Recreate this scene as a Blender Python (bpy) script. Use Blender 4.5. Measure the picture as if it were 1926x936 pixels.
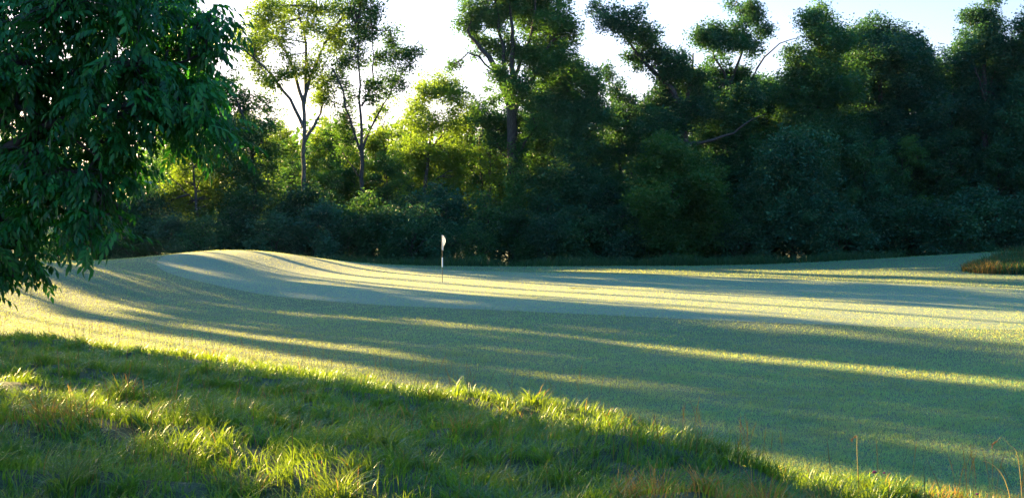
import bpy, math, random
import numpy as np

# ------------------------------------------------------------------ camera, sky, sun
FPX = 2065.0          # focal length of the 1926 px wide photograph
CZ = 3.2              # eye height above the green
HY = 400.0            # horizon row
SUN_AZ = 46.0         # degrees left of the view direction (+Y)
SUN_EL = 13.0

sc = bpy.context.scene
for o in list(bpy.data.objects):
    bpy.data.objects.remove(o)
C = sc.collection
cam_d = bpy.data.cameras.new("camera"); cam = bpy.data.objects.new("camera", cam_d); C.objects.link(cam)
cam_d.sensor_width = 36.0; cam_d.lens = 36.0 * FPX / 1926.0
cam_d.shift_y = -(468.0 - HY) / 1926.0
cam_d.clip_start = 0.1; cam_d.clip_end = 5000
cam.location = (0, 0, CZ); cam.rotation_euler = (math.radians(90), 0, 0)
sc.camera = cam

w = bpy.data.worlds.new("World"); sc.world = w; w.use_nodes = True
nt = w.node_tree; nt.nodes.clear()
sky = nt.nodes.new("ShaderNodeTexSky"); sky.sky_type = 'NISHITA'; sky.sun_disc = False
sky.sun_elevation = math.radians(SUN_EL); sky.sun_rotation = math.radians(-SUN_AZ)
sky.altitude = 0; sky.air_density = 1.0; sky.dust_density = 1.6; sky.ozone_density = 3.5
bg = nt.nodes.new("ShaderNodeBackground"); bg.inputs[1].default_value = 0.09
wo = nt.nodes.new("ShaderNodeOutputWorld")
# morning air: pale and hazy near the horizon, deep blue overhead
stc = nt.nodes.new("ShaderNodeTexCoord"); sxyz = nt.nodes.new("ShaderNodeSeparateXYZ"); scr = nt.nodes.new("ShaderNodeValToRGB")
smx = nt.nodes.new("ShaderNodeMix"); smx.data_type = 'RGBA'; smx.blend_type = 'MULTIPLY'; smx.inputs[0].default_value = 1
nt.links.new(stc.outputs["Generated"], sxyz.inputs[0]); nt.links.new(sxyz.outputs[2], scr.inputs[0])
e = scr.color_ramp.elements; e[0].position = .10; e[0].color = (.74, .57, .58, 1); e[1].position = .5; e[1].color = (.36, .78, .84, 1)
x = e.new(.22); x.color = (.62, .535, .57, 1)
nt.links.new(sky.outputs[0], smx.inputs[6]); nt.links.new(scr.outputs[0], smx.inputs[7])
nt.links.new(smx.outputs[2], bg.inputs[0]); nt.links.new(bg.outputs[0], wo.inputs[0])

sun_d = bpy.data.lights.new("sun", 'SUN'); sun_d.energy = 5.0; sun_d.angle = math.radians(0.5)
sun_d.color = (1.0, 0.71, 0.28)
sun = bpy.data.objects.new("sun", sun_d); C.objects.link(sun)
az = math.radians(SUN_AZ); el = math.radians(SUN_EL)
SDIR = np.array([-math.sin(az)*math.cos(el), math.cos(az)*math.cos(el), math.sin(el)])
from mathutils import Vector
sun.rotation_euler = Vector(SDIR).to_track_quat('Z', 'Y').to_euler()

sc.view_settings.view_transform = 'Standard'; sc.view_settings.look = 'None'
sc.view_settings.exposure = 3.1; sc.view_settings.gamma = 1.0
sc.view_settings.use_curve_mapping = False
sc.render.engine = 'CYCLES'
cy = sc.cycles
cy.max_bounces = 7; cy.diffuse_bounces = 3; cy.glossy_bounces = 2; cy.transmission_bounces = 4
cy.transparent_max_bounces = 4; cy.volume_bounces = 0
cy.caustics_reflective = False; cy.caustics_refractive = False
cy.use_denoising = True; cy.denoising_prefilter = 'NONE'; cy.sample_clamp_indirect = 0.8
cy.use_adaptive_sampling = True; cy.adaptive_threshold = 0.01

HAZE = 0.00005

# ------------------------------------------------------------------ helpers
def rs(seed): return np.random.default_rng(seed)

def P(px, py, Y):
    return np.array([(px - 963.0) / FPX * Y, Y, CZ - (py - HY) / FPX * Y])

def sstep(a, b, x):
    t = np.clip((x - a) / (b - a), 0, 1); return t * t * (3 - 2 * t)

_ng = rs(99).random((64, 64))
def vnoise(x, y):
    xi = np.floor(x).astype(int); yi = np.floor(y).astype(int)
    fx = x - xi; fy = y - yi; fx = fx*fx*(3-2*fx); fy = fy*fy*(3-2*fy)
    a = _ng[xi % 64, yi % 64]; b = _ng[(xi+1) % 64, yi % 64]
    c = _ng[xi % 64, (yi+1) % 64]; d = _ng[(xi+1) % 64, (yi+1) % 64]
    return (a*(1-fx)+b*fx)*(1-fy) + (c*(1-fx)+d*fx)*fy

# edge of the rough, in metres
_bx = np.array([-60, -30, -15.7, -8.8, -6.1, -2.65, -.7, 1.2, 2.64, 3.0, 4.6, 6.3, 9.0, 14, 30])
_by = np.array([50, 42, 33.6, 29.2, 26.7, 24.0, 22.0, 20.4, 18.9, 16.4, 15.2, 14.0, 12.6, 10.5, 6]) * 0.94
def rough_s(x, y):
    return np.interp(x, _bx, _by) - y

def terrain(x, y):
    x = np.asarray(x, float); y = np.asarray(y, float)
    s = rough_s(x, y)
    z = -0.32 * (1 - sstep(-3.5, 3.0, y - np.clip(37.5 - .75 * x, 20, 45)))
    sp = np.maximum(s, 0)
    z = z + np.where(s > 0, 1.95 * (1 - np.exp(-sp / 15.0)), 0)
    lump = (vnoise(x * .55 + 5, y * .55) - .5) * .34 + (vnoise(x * 1.3, y * 1.3 + 9) - .5) * .26 + (vnoise(x * 3.1 + 2, y * 3.1) - .5) * .12
    z = z + lump * sstep(-.2, 2.5, s)
    z = z + 1.02 * np.exp(-((x + 15.3) / 5.6) ** 2 - ((y - 61) / 7.0) ** 2)
    z = z + 1.15 * np.exp(-((x + 25) / 8.5) ** 2 - ((y - 47) / 10.0) ** 2)
    z = z + 0.28 * np.exp(-((x + 26) / 9) ** 2 - ((y - 62) / 7.0) ** 2)
    z = z + 1.2 * sstep(9, 40, x) * sstep(36, 62, y)
    z = z + 0.3 * np.exp(-((x - 29) / 6.0) ** 2 - ((y - 55) / 4.0) ** 2)
    z = z + (vnoise(x * .11 + 3, y * .11 + 8) - .5) * .16 * sstep(-2, 6, -s) * (1 - sstep(60, 70, y))
    drop = sstep(65.5, 72, y)
    z = z * (1 - drop) + (-1.0 + (vnoise(x*.2, y*.2) - .5) * .4) * drop
    z = z + 9 * sstep(130, 320, y + .35*np.abs(x)) * (y > 60)
    return z
def T(x, y): return float(terrain(np.array([x]), np.array([y]))[0])

def mesh_np(name, V, polys, attrs=None, mats=(), smooth=False):
    """polys: list of int arrays (M,k)"""
    me = bpy.data.meshes.new(name)
    V = np.ascontiguousarray(V, np.float32)
    me.vertices.add(len(V)); me.vertices.foreach_set("co", V.ravel())
    nl = sum(p.size for p in polys); npol = sum(len(p) for p in polys)
    me.loops.add(nl); me.polygons.add(npol)
    me.loops.foreach_set("vertex_index", np.concatenate([p.ravel() for p in polys]).astype(np.int32))
    tot = np.concatenate([np.full(len(p), p.shape[1], np.int32) for p in polys])
    st = np.concatenate([[0], np.cumsum(tot)[:-1]]).astype(np.int32)
    me.polygons.foreach_set("loop_start", st)
    if smooth: me.polygons.foreach_set("use_smooth", np.ones(npol, bool))
    for k, a in (attrs or {}).items():
        at = me.attributes.new(k, 'FLOAT', 'POINT'); at.data.foreach_set("value", np.ascontiguousarray(a, np.float32))
    for m in mats: me.materials.append(m)
    me.update(calc_edges=True)
    return me

def link(name, me, parent=None, loc=None):
    o = bpy.data.objects.new(name, me); C.objects.link(o)
    if parent is not None: o.parent = parent
    if loc is not None: o.location = tuple(loc)
    return o

def tag(o, label=None, cat=None, group=None, kind=None):
    if label: o['label'] = label
    if cat: o['category'] = cat
    if group: o['group'] = group
    if kind: o['kind'] = kind
    return o

class Tubes:
    def __init__(s): s.v = []; s.f = []; s.n = 0
    def tube(s, pts, rad, k=6, cap=True):
        pts = np.asarray(pts, float); n = len(pts)
        rad = np.broadcast_to(np.asarray(rad, float), (n,))
        d = np.gradient(pts, axis=0); d /= np.linalg.norm(d, axis=1, keepdims=True) + 1e-9
        up = np.where(np.abs(d[:, 2:3]) > .9, [[1., 0, 0]], [[0, 0, 1.]])
        a = np.cross(d, up); a /= np.linalg.norm(a, axis=1, keepdims=True) + 1e-9
        b = np.cross(d, a)
        t = np.arange(k) * 2 * np.pi / k
        ring = pts[:, None] + rad[:, None, None] * (a[:, None] * np.cos(t)[None, :, None] + b[:, None] * np.sin(t)[None, :, None])
        s.v.append(ring.reshape(-1, 3))
        i = np.arange(n - 1)[:, None] * k; j = np.arange(k)[None]; j2 = (j + 1) % k
        q = np.stack([i + j, i + j2, i + k + j2, i + k + j], -1).reshape(-1, 4) + s.n
        s.f.append(q); s.n += n * k
    def mesh(s, name, mat):
        return mesh_np(name, np.concatenate(s.v), [np.concatenate(s.f)], mats=[mat], smooth=True)

def smooth_line(pts, n):
    pts = np.asarray(pts, float)
    if len(pts) == 2: 
        t = np.linspace(0, 1, n)[:, None]; return pts[0] * (1 - t) + pts[1] * t
    t = np.linspace(0, len(pts) - 1, n); P0 = np.vstack([2*pts[0]-pts[1], pts, 2*pts[-1]-pts[-2]])
    out = []
    for u in t:
        i = min(int(u), len(pts) - 2); f = u - i
        a, b, c, d = P0[i], P0[i+1], P0[i+2], P0[i+3]
        out.append(.5*((2*b) + (-a+c)*f + (2*a-5*b+4*c-d)*f*f + (-a+3*b-3*c+d)*f**3))
    return np.array(out)

# ------------------------------------------------------------------ materials
def newmat(name):
    m = bpy.data.materials.new(name); m.use_nodes = True; m.node_tree.nodes.clear(); return m, m.node_tree
def N(nt, t, **kw):
    n = nt.nodes.new(t)
    for k, v in kw.items(): setattr(n, k, v)
    return n

def leafmat(name, cols, trans, tcol, rough=.55, spec=.3, hue=.03, scale=.35, ior=1.45):
    """cols: 3 colours over the per-leaf tint; patches of growth shift it slowly across the crown"""
    m, nt = newmat(name); L = nt.links
    at = N(nt, "ShaderNodeAttribute", attribute_name="tint")
    tc = N(nt, "ShaderNodeTexCoord"); no = N(nt, "ShaderNodeTexNoise"); no.inputs["Scale"].default_value = scale; no.inputs["Detail"].default_value = 2
    L.new(tc.outputs["Object"], no.inputs["Vector"])
    ma = N(nt, "ShaderNodeMath", operation='MULTIPLY_ADD'); ma.inputs[1].default_value = .9; ma.inputs[2].default_value = -.45
    L.new(no.outputs[0], ma.inputs[0])
    ad = N(nt, "ShaderNodeMath", operation='ADD'); L.new(at.outputs["Fac"], ad.inputs[0]); L.new(ma.outputs[0], ad.inputs[1])
    cr = N(nt, "ShaderNodeValToRGB"); e = cr.color_ramp.elements
    e[0].position = .1; e[0].color = (*cols[0], 1); e[1].position = .9; e[1].color = (*cols[2], 1)
    x = cr.color_ramp.elements.new(.5); x.color = (*cols[1], 1)
    L.new(ad.outputs[0], cr.inputs[0])
    oi = N(nt, "ShaderNodeObjectInfo")
    mr = N(nt, "ShaderNodeMapRange"); mr.inputs[3].default_value = .5 - hue; mr.inputs[4].default_value = .5 + hue
    L.new(oi.outputs["Random"], mr.inputs[0])
    hs = N(nt, "ShaderNodeHueSaturation"); mv = N(nt, "ShaderNodeMath", operation='MULTIPLY_ADD'); fr = N(nt, "ShaderNodeMath", operation='FRACT'); m7 = N(nt, "ShaderNodeMath", operation='MULTIPLY'); m7.inputs[1].default_value = 7.31
    L.new(oi.outputs["Random"], m7.inputs[0]); L.new(m7.outputs[0], fr.inputs[0]); L.new(fr.outputs[0], mv.inputs[0]); mv.inputs[1].default_value = hue * 22; mv.inputs[2].default_value = 1 - hue * 11
    L.new(mv.outputs[0], hs.inputs["Value"]); L.new(mr.outputs[0], hs.inputs["Hue"]); L.new(cr.outputs[0], hs.inputs["Color"])
    bs = N(nt, "ShaderNodeBsdfPrincipled"); bs.inputs["Roughness"].default_value = rough
    bs.inputs["Specular IOR Level"].default_value = spec; bs.inputs["IOR"].default_value = ior
    L.new(hs.outputs[0], bs.inputs["Base Color"])
    tr = N(nt, "ShaderNodeBsdfTranslucent")
    mx = N(nt, "ShaderNodeMix", data_type='RGBA'); mx.inputs[0].default_value = .7
    L.new(hs.outputs[0], mx.inputs[6]); mx.inputs[7].default_value = (*tcol, 1)
    L.new(mx.outputs[2], tr.inputs[0])
    ms = N(nt, "ShaderNodeMixShader"); ms.inputs[0].default_value = trans
    L.new(bs.outputs[0], ms.inputs[1]); L.new(tr.outputs[0], ms.inputs[2])
    o = N(nt, "ShaderNodeOutputMaterial"); L.new(ms.outputs[0], o.inputs[0])
    return m

def bark(name, c1, c2, sc_=14):
    m, nt = newmat(name); L = nt.links
    tc = N(nt, "ShaderNodeTexCoord"); mp = N(nt, "ShaderNodeMapping"); mp.inputs["Scale"].default_value = (1, 1, .25)
    no = N(nt, "ShaderNodeTexNoise"); no.inputs["Scale"].default_value = sc_; no.inputs["Detail"].default_value = 6
    L.new(tc.outputs["Object"], mp.inputs[0]); L.new(mp.outputs[0], no.inputs["Vector"])
    cr = N(nt, "ShaderNodeValToRGB"); cr.color_ramp.elements[0].position = .35; cr.color_ramp.elements[1].position = .7
    cr.color_ramp.elements[0].color = (*c1, 1); cr.color_ramp.elements[1].color = (*c2, 1)
    L.new(no.outputs[0], cr.inputs[0])
    bs = N(nt, "ShaderNodeBsdfPrincipled"); bs.inputs["Roughness"].default_value = .9; L.new(cr.outputs[0], bs.inputs["Base Color"])
    bu = N(nt, "ShaderNodeBump"); bu.inputs["Strength"].default_value = .8; bu.inputs["Distance"].default_value = .03
    L.new(no.outputs[0], bu.inputs["Height"]); L.new(bu.outputs[0], bs.inputs["Normal"])
    o = N(nt, "ShaderNodeOutputMaterial"); L.new(bs.outputs[0], o.inputs[0])
    return m

def plain(name, col, rough=.5, spec=.5, metal=0, trans=0):
    m, nt = newmat(name); L = nt.links
    bs = N(nt, "ShaderNodeBsdfPrincipled"); bs.inputs["Base Color"].default_value = (*col, 1)
    bs.inputs["Roughness"].default_value = rough; bs.inputs["Specular IOR Level"].default_value = spec
    bs.inputs["Metallic"].default_value = metal
    no = N(nt, "ShaderNodeTexNoise"); no.inputs["Scale"].default_value = 30
    bu = N(nt, "ShaderNodeBump"); bu.inputs["Strength"].default_value = .1; L.new(no.outputs[0], bu.inputs["Height"]); L.new(bu.outputs[0], bs.inputs["Normal"])
    o = N(nt, "ShaderNodeOutputMaterial")
    if trans:
        tr = N(nt, "ShaderNodeBsdfTranslucent"); tr.inputs[0].default_value = (*col, 1)
        ms = N(nt, "ShaderNodeMixShader"); ms.inputs[0].default_value = trans
        L.new(bs.outputs[0], ms.inputs[1]); L.new(tr.outputs[0], ms.inputs[2]); L.new(ms.outputs[0], o.inputs[0])
    else: L.new(bs.outputs[0], o.inputs[0])
    return m

M_near = leafmat("near_leaf", ((.006, .050, .016), (.011, .088, .021), (.028, .160, .028)), .32, (.07, .36, .02), rough=.42, spec=.35, scale=1.2, hue=0)
M_dark = leafmat("dark_leaf", ((.010, .060, .045), (.018, .095, .058), (.038, .135, .052)), .32, (.08, .20, .02))
M_mid = leafmat("mid_leaf", ((.011, .070, .044), (.022, .105, .050), (.05, .15, .040)), .36, (.14, .30, .012))
M_yel = leafmat("yellow_green_leaf", ((.03, .080, .022), (.055, .12, .025), (.11, .17, .025)), .5, (.30, .45, .02))
M_shrub = leafmat("shrub_leaf", ((.009, .052, .036), (.018, .082, .044), (.034, .108, .042)), .28, (.07, .18, .02))
M_bark = bark("grey_bark", (.018, .016, .018), (.07, .062, .06))
M_bark2 = bark("pale_bark", (.04, .036, .036), (.13, .12, .115))
M_grass = leafmat("rough_grass_blade", ((.003, .055, .020), (.008, .100, .026), (.05, .17, .025)), .46, (.36, .47, .01), rough=.4, spec=.5, scale=.5, hue=0)
M_dry = leafmat("dry_grass_blade", ((.14, .065, .03), (.20, .11, .035), (.26, .19, .06)), .45, (.55, .30, .05), rough=.6, hue=0)
M_straw = leafmat("straw_stalk", ((.16, .11, .04), (.22, .15, .05), (.28, .21, .08)), .4, (.5, .38, .08), rough=.6, hue=0)
M_fair = leafmat("mown_dewy_blade", ((.009, .165, .10), (.016, .25, .145), (.05, .33, .155)), .42, (.74, .66, .06), rough=.6, spec=.25, scale=.22, ior=1.5, hue=0)
M_green = leafmat("green_dewy_blade", ((.018, .20, .145), (.03, .265, .18), (.07, .335, .20)), .46, (.97, .84, .14), rough=.6, spec=.25, scale=.22, ior=1.5, hue=0)
M_weed = leafmat("weed_blade", ((.010, .045, .028), (.02, .065, .032), (.04, .10, .035)), .35, (.12, .26, .03), hue=0)

def ground_mat():
    m, nt = newmat("ground_soil_and_turf"); L = nt.links
    tc = N(nt, "ShaderNodeTexCoord")
    at = N(nt, "ShaderNodeAttribute", attribute_name="turf")
    no = N(nt, "ShaderNodeTexNoise"); no.inputs["Scale"].default_value = 3; no.inputs["Detail"].default_value = 8
    L.new(tc.outputs["Object"], no.inputs["Vector"])
    r1 = N(nt, "ShaderNodeValToRGB"); r1.color_ramp.elements[0].color = (.02, .035, .012, 1); r1.color_ramp.elements[1].color = (.06, .07, .02, 1)
    r2 = N(nt, "ShaderNodeValToRGB"); r2.color_ramp.elements[0].color = (.055, .085, .045, 1); r2.color_ramp.elements[1].color = (.13, .16, .09, 1)
    L.new(no.outputs[0], r1.inputs[0]); L.new(no.outputs[0], r2.inputs[0])
    mx = N(nt, "ShaderNodeMix", data_type='RGBA'); L.new(at.outputs["Fac"], mx.inputs[0]); L.new(r1.outputs[0], mx.inputs[6]); L.new(r2.outputs[0], mx.inputs[7])
    bs = N(nt, "ShaderNodeBsdfPrincipled"); bs.inputs["Roughness"].default_value = .95; L.new(mx.outputs[2], bs.inputs["Base Color"])
    n2 = N(nt, "ShaderNodeTexNoise"); n2.inputs["Scale"].default_value = 60; n2.inputs["Detail"].default_value = 4; L.new(tc.outputs["Object"], n2.inputs["Vector"])
    bu = N(nt, "ShaderNodeBump"); bu.inputs["Strength"].default_value = 1; bu.inputs["Distance"].default_value = .03
    L.new(n2.outputs[0], bu.inputs["Height"]); L.new(bu.outputs[0], bs.inputs["Normal"])
    o = N(nt, "ShaderNodeOutputMaterial"); L.new(bs.outputs[0], o.inputs[0])
    return m
M_ground = ground_mat()

# ------------------------------------------------------------------ ground
def axis(lo, fine_lo, fine_hi, hi, step, n):
    g = lambda a, b: np.sign(b - a) * (np.geomspace(1, abs(b - a) + 1, n) - 1) + a
    return np.concatenate([g(fine_lo, lo)[1:][::-1], np.arange(fine_lo, fine_hi, step), g(fine_hi, hi)])
xs = axis(-1500, -42, 42, 1500, .4, 26); ys = axis(-400, 0, 76, 2000, .35, 28)
gx, gy = np.meshgrid(xs, ys); gz = terrain(gx, gy)
def grid_faces(nr, nc):
    i = np.arange(nr - 1)[:, None] * nc + np.arange(nc - 1)[None]
    return np.stack([i, i + 1, i + nc + 1, i + nc], -1).reshape(-1, 4)
turf = (sstep(-.5, .5, -rough_s(gx, gy)) * (1 - sstep(66, 68, gy))).ravel()
me = mesh_np("ground", np.stack([gx, gy, gz], -1).reshape(-1, 3), [grid_faces(len(ys), len(xs))], {"turf": turf}, [M_ground], True)
tag(link("ground", me), kind="structure")

# putting green: a smoother paler sheet laid 4 mm above the fairway
def green_r(x, y):
    # < 1 inside; long oval running from the left mound towards the right foreground
    cx, cy = 3.0, 46.5
    a = math.radians(-36)
    u = (x - cx) * math.cos(a) + (y - cy) * math.sin(a); v = -(x - cx) * math.sin(a) + (y - cy) * math.cos(a)
    th = np.arctan2(v, u)
    return np.sqrt((u / (26 + 1.5*np.sin(3*th))) ** 2 + (v / (10.5 + 1.2*np.sin(2*th + 1))) ** 2)
rr = np.linspace(0, 1, 40); tt = np.linspace(0, 2*np.pi, 181)[:-1]
a = math.radians(-36)
U = rr[:, None] * np.cos(tt)[None] * (26 + 1.5*np.sin(3*tt))[None]; Vv = rr[:, None] * np.sin(tt)[None] * (10.5 + 1.2*np.sin(2*tt+1))[None]
X = 3.0 + U * math.cos(a) - Vv * math.sin(a); Yg = 46.5 + U * math.sin(a) + Vv * math.cos(a)
i = np.arange(39)[:, None] * 180; j = np.arange(180)[None]; j2 = (j + 1) % 180
q = np.stack([i + j, i + j2, i + 180 + j2, i + 180 + j], -1).reshape(-1, 4)[180:]
fan = np.stack([np.zeros(180, int), 180 + np.arange(180), 180 + (np.arange(180)+1) % 180], -1)
m_gs, nt_ = newmat("green_turf_sheet")
bs = N(nt_, "ShaderNodeBsdfPrincipled"); bs.inputs["Roughness"].default_value = .9
no = N(nt_, "ShaderNodeTexNoise"); no.inputs["Scale"].default_value = 8; cr = N(nt_, "ShaderNodeValToRGB")
tcg = N(nt_, "ShaderNodeTexCoord"); nt_.links.new(tcg.outputs["Object"], no.inputs["Vector"])
cr.color_ramp.elements[0].color = (.09, .13, .09, 1); cr.color_ramp.elements[1].color = (.17, .20, .14, 1)
nt_.links.new(no.outputs[0], cr.inputs[0]); nt_.links.new(cr.outputs[0], bs.inputs["Base Color"])
oo = N(nt_, "ShaderNodeOutputMaterial"); nt_.links.new(bs.outputs[0], oo.inputs[0])
me = mesh_np("putting_green", np.stack([X, Yg, terrain(X, Yg) + .006], -1).reshape(-1, 3), [fan, q], None, [m_gs], True)
tag(link("putting_green", me), kind="structure")

# ------------------------------------------------------------------ trees
def leaf_quads(c, size, rng, up=.5, aspect=.6):
    """bent diamond leaves around centres c (n,3)"""
    n = len(c)
    nr = rng.normal(size=(n, 3)); nr[:, 2] = np.abs(nr[:, 2]) + up
    nr /= np.linalg.norm(nr, axis=1, keepdims=True)
    d = rng.normal(size=(n, 3)); d -= (d * nr).sum(1, keepdims=True) * nr; d /= np.linalg.norm(d, axis=1, keepdims=True) + 1e-9
    s = np.cross(nr, d); sz = size * (.6 + .8 * rng.random((n, 1)))
    a = c - d * sz * .5; b = c + d * sz * .5 - nr * sz * .12
    l = c + s * sz * aspect * .5 + nr * sz * .1; r = c - s * sz * aspect * .5 + nr * sz * .1
    V = np.stack([a, l, b, r], 1).reshape(-1, 3)
    k = np.arange(n)[:, None] * 4
    F = np.concatenate([k + [[0, 1, 2]], k + [[0, 2, 3]]], 0)
    return V, F

def build_crown(name, blobs, anchors, tubes, mat, rng, leaf=.175, sub_k=1.9, per=80, clump=.30):
    """blobs: (x,y,z,rx,ry,rz,density). Each blob is filled with small clumps of leaves on twigs."""
    cs = []; ts = []
    anchors = np.asarray(anchors)
    for bx in blobs:
        c = np.array(bx[:3]); r = np.array(bx[3:6]); dens = bx[6]
        vol = r[0] * r[1] * r[2]
        n = max(3, int(dens * sub_k * 9.0 * vol ** .72))
        dirs = rng.normal(size=(n, 3)); dirs /= np.linalg.norm(dirs, axis=1, keepdims=True)
        rad = rng.random(n) ** .45 * (1 + .22 * rng.normal(size=n).clip(-1, 1.6))
        pc = c + dirs * rad[:, None] * r
        an = anchors[np.argmin(((anchors - c) ** 2).sum(1))]
        # limb to the blob
        mid = (an + c) / 2 + rng.normal(size=3) * .12 * np.linalg.norm(c - an) * .5
        L_ = np.linalg.norm(c - an)
        if L_ > .3: tubes.tube(smooth_line([an, mid, c], 5), np.linspace(.025 + .018 * L_, .02, 5), 5)
        for kk in range(0, n, 2):
            m2 = (c + pc[kk]) / 2 + rng.normal(size=3) * .1
            tubes.tube([c, m2, pc[kk]], [.018, .012, .005], 3)
        bt = rng.normal() * .10
        m = (per * (.5 + rng.random(n))).astype(int)
        idx = np.repeat(np.arange(n), m)
        off = rng.normal(size=(len(idx), 3)) * np.array([clump, clump, clump * .8])
        cs.append(pc[idx] + off); ts.append(.5 + bt + .13 * rng.normal(size=n)[idx] + .12 * rng.normal(size=len(idx)))
    c = np.concatenate(cs); t = np.concatenate(ts)
    V, F = leaf_quads(c, leaf, rng)
    return mesh_np(name, V, [F], {"tint": np.repeat(t, 4)}, [mat])

def tree_from(name, base, trunk, limbs, blobs, mat, seed, barkm=None, loc=None, **kw):
    """all points in local coordinates"""
    rng = rs(seed); tb = Tubes()
    tp = smooth_line([p[:3] for p in trunk], 14); tr = np.interp(np.linspace(0, 1, 14), np.linspace(0, 1, len(trunk)), [p[3] for p in trunk])
    tp[1:-1] += rng.normal(size=(12, 3)) * .03
    tr[0] *= 1.5; tr[1] *= 1.15
    tb.tube(tp, tr, 9); anch = [tp[5:]]
    for lm in limbs:
        lp = smooth_line([p[:3] for p in lm], 9); lr = np.interp(np.linspace(0, 1, 9), np.linspace(0, 1, len(lm)), [p[3] for p in lm])
        lp[1:] += rng.normal(size=(8, 3)) * .06
        tb.tube(lp, lr, 7); anch.append(lp[1:])
    crown = build_crown("crown", blobs, np.concatenate(anch), tb, mat, rng, **kw)
    root = bpy.data.objects.new(name, None); C.objects.link(root); root.location = tuple(base)
    root.empty_display_size = .5
    link("trunk", tb.mesh("trunk", barkm or M_bark), root)
    link("crown", crown, root)
    return root

def copy_tree(o, loc, rz=0, s=1, sz=None):
    c = o.copy(); C.objects.link(c); c.location = tuple(loc); c.rotation_euler = (0, 0, rz)
    c.scale = (s, s, sz or s)
    for ch in o.children:
        d = ch.copy(); C.objects.link(d); d.parent = c
    return c

def px_tree(name, label, cat, Y, trunk, limbs, blobs, mat, seed, depth=1.6, dens=1.0, barkm=None, group=None, **kw):
    rng = rs(seed + 500)
    bx = P(trunk[0][0], 400, Y)[0]; base = np.array([bx, Y, T(bx, Y) - .1])
    def loc(p, dy=0): q = P(p[0], p[1], Y); q = q - base; q[1] = dy * 1.0; return q
    tk = []
    for k, p in enumerate(trunk):
        q = loc(p); 
        if k == 0: q = np.zeros(3)
        tk.append((*q, p[2]))
    lms = []
    for lm in limbs:
        dy = rng.uniform(-depth, depth); n = len(lm); o_ = []
        for k, p in enumerate(lm): o_.append((*loc(p, dy * k / (n - 1)), p[2] if len(p) > 2 else .11 * (1 - k / n) + .03))
        lms.append(o_)
    bl = []
    for b in blobs:
        q = loc(b, rng.uniform(-depth, depth)); rx = b[2] / FPX * Y * 1.22; rz = max(b[3], .8 * b[2]) / FPX * Y * 1.15
        bl.append((*q, rx, (rx + rz) / 2 * 1.15, rz, (b[4] if len(b) > 4 else 1) * dens * 1.35))
    B_ = np.array(bl); fill = []
    for k in range(len(B_)):
        d = np.linalg.norm(B_[:, :3] - B_[k, :3], axis=1); d[k] = 1e9
        for j in np.argsort(d)[:2]:
            if j > k or d[j] < 3.2:
                f = rng.uniform(.35, .65); q = B_[k] * f + B_[j] * (1 - f); q[3:6] *= .55; q[6] *= .75; fill.append(tuple(q))
    bl = bl + fill
    r = tree_from(name, base, tk, lms, bl, mat, seed, barkm, **kw)
    tag(r, label, cat, group); return r

TALL = "tall trees of the front row"
px_tree("airy_tree", "tall airy tree left of centre, straight bare trunk and thin sunlit crown", "tree", 80,
    [(572,508,.20),(570,400,.17),(572,300,.15),(570,190,.13)],
    [[(570,190),(540,110),(505,60)],[(570,190),(600,100),(640,30)],[(571,240),(535,170),(480,110)],[(571,200),(575,100),(560,10)],[(571,270),(600,200)]],
    [(480,60,35,28),(510,20,40,24),(468,105,24,22),(530,80,35,28),(560,5,40,28),(600,60,33,28),(640,15,38,28),(560,130,28,18),(600,130,24,22),(525,155,20,12),(495,150,18,10),(640,85,28,22),(590,190,20,13),(615,175,18,14),(455,80,14,20)],
    M_yel, 1, depth=2.0, dens=.42, barkm=M_bark2, clump=.33)
px_tree("forked_tree", "tall sparse tree whose trunk forks into a narrow V at mid height", "tree", 79,
    [(683,508,.18),(682,400,.16),(680,270,.14)],
    [[(680,290,.1),(655,210,.07),(640,150,.06),(625,130,.03)],[(680,272,.12),(678,160,.07),(675,60,.05)],[(682,280,.1),(705,220,.07),(735,170,.07),(745,110,.03)],[(680,200,.08),(700,150,.06),(702,60,.03)],[(735,165,.05),(770,120,.04),(785,95,.02)],[(682,340,.06),(650,290,.03)]],
    [(625,130,25,22),(650,180,22,20),(675,60,22,32),(662,110,20,20),(700,50,20,28),(690,165,17,16),(730,150,20,20),(750,105,18,13),(782,98,18,14),(740,55,14,12),(725,95,14,16),(760,160,10,16),(710,205,15,12),(640,235,24,28),(655,20,20,18),(700,0,22,18),(660,-20,40,18),(650,290,16,20),(702,120,12,16)],
    M_mid, 2, depth=1.6, dens=.42, barkm=M_bark, clump=.30)
px_tree("olive_tree_crown", "mid height olive green tree with tiered foliage, behind the drooping branch tip", "tree", 78,
    [(478,508,.18),(477,350,.15),(468,250,.12),(440,180,.08)],
    [[(470,260,.08),(420,220,.05),(380,175,.03)],[(472,300,.08),(505,250,.05)]],
    [(385,172,30,22),(430,160,34,22),(480,198,38,20),(503,240,30,20),(410,220,38,24),(460,262,42,24),(395,280,34,24),(510,290,28,18),(440,325,42,24),(500,340,34,20),(375,340,28,26),(455,385,45,24),(515,385,22,20)],
    M_mid, 3, dens=.42)
px_tree("glowing_tree", "small backlit yellow green tree under the long branch of the near tree", "tree", 76,
    [(372,508,.12),(370,400,.1),(362,300,.06)], [[(368,380,.05),(330,330,.03)],[(366,360,.05),(400,320,.03)]],
    [(350,300,34,24),(395,315,26,22),(325,345,28,24),(375,360,36,22),(350,395,40,22),(340,250,26,20),(410,385,24,22),(300,380,22,26)],
    M_yel, 4, dens=.4)
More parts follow.
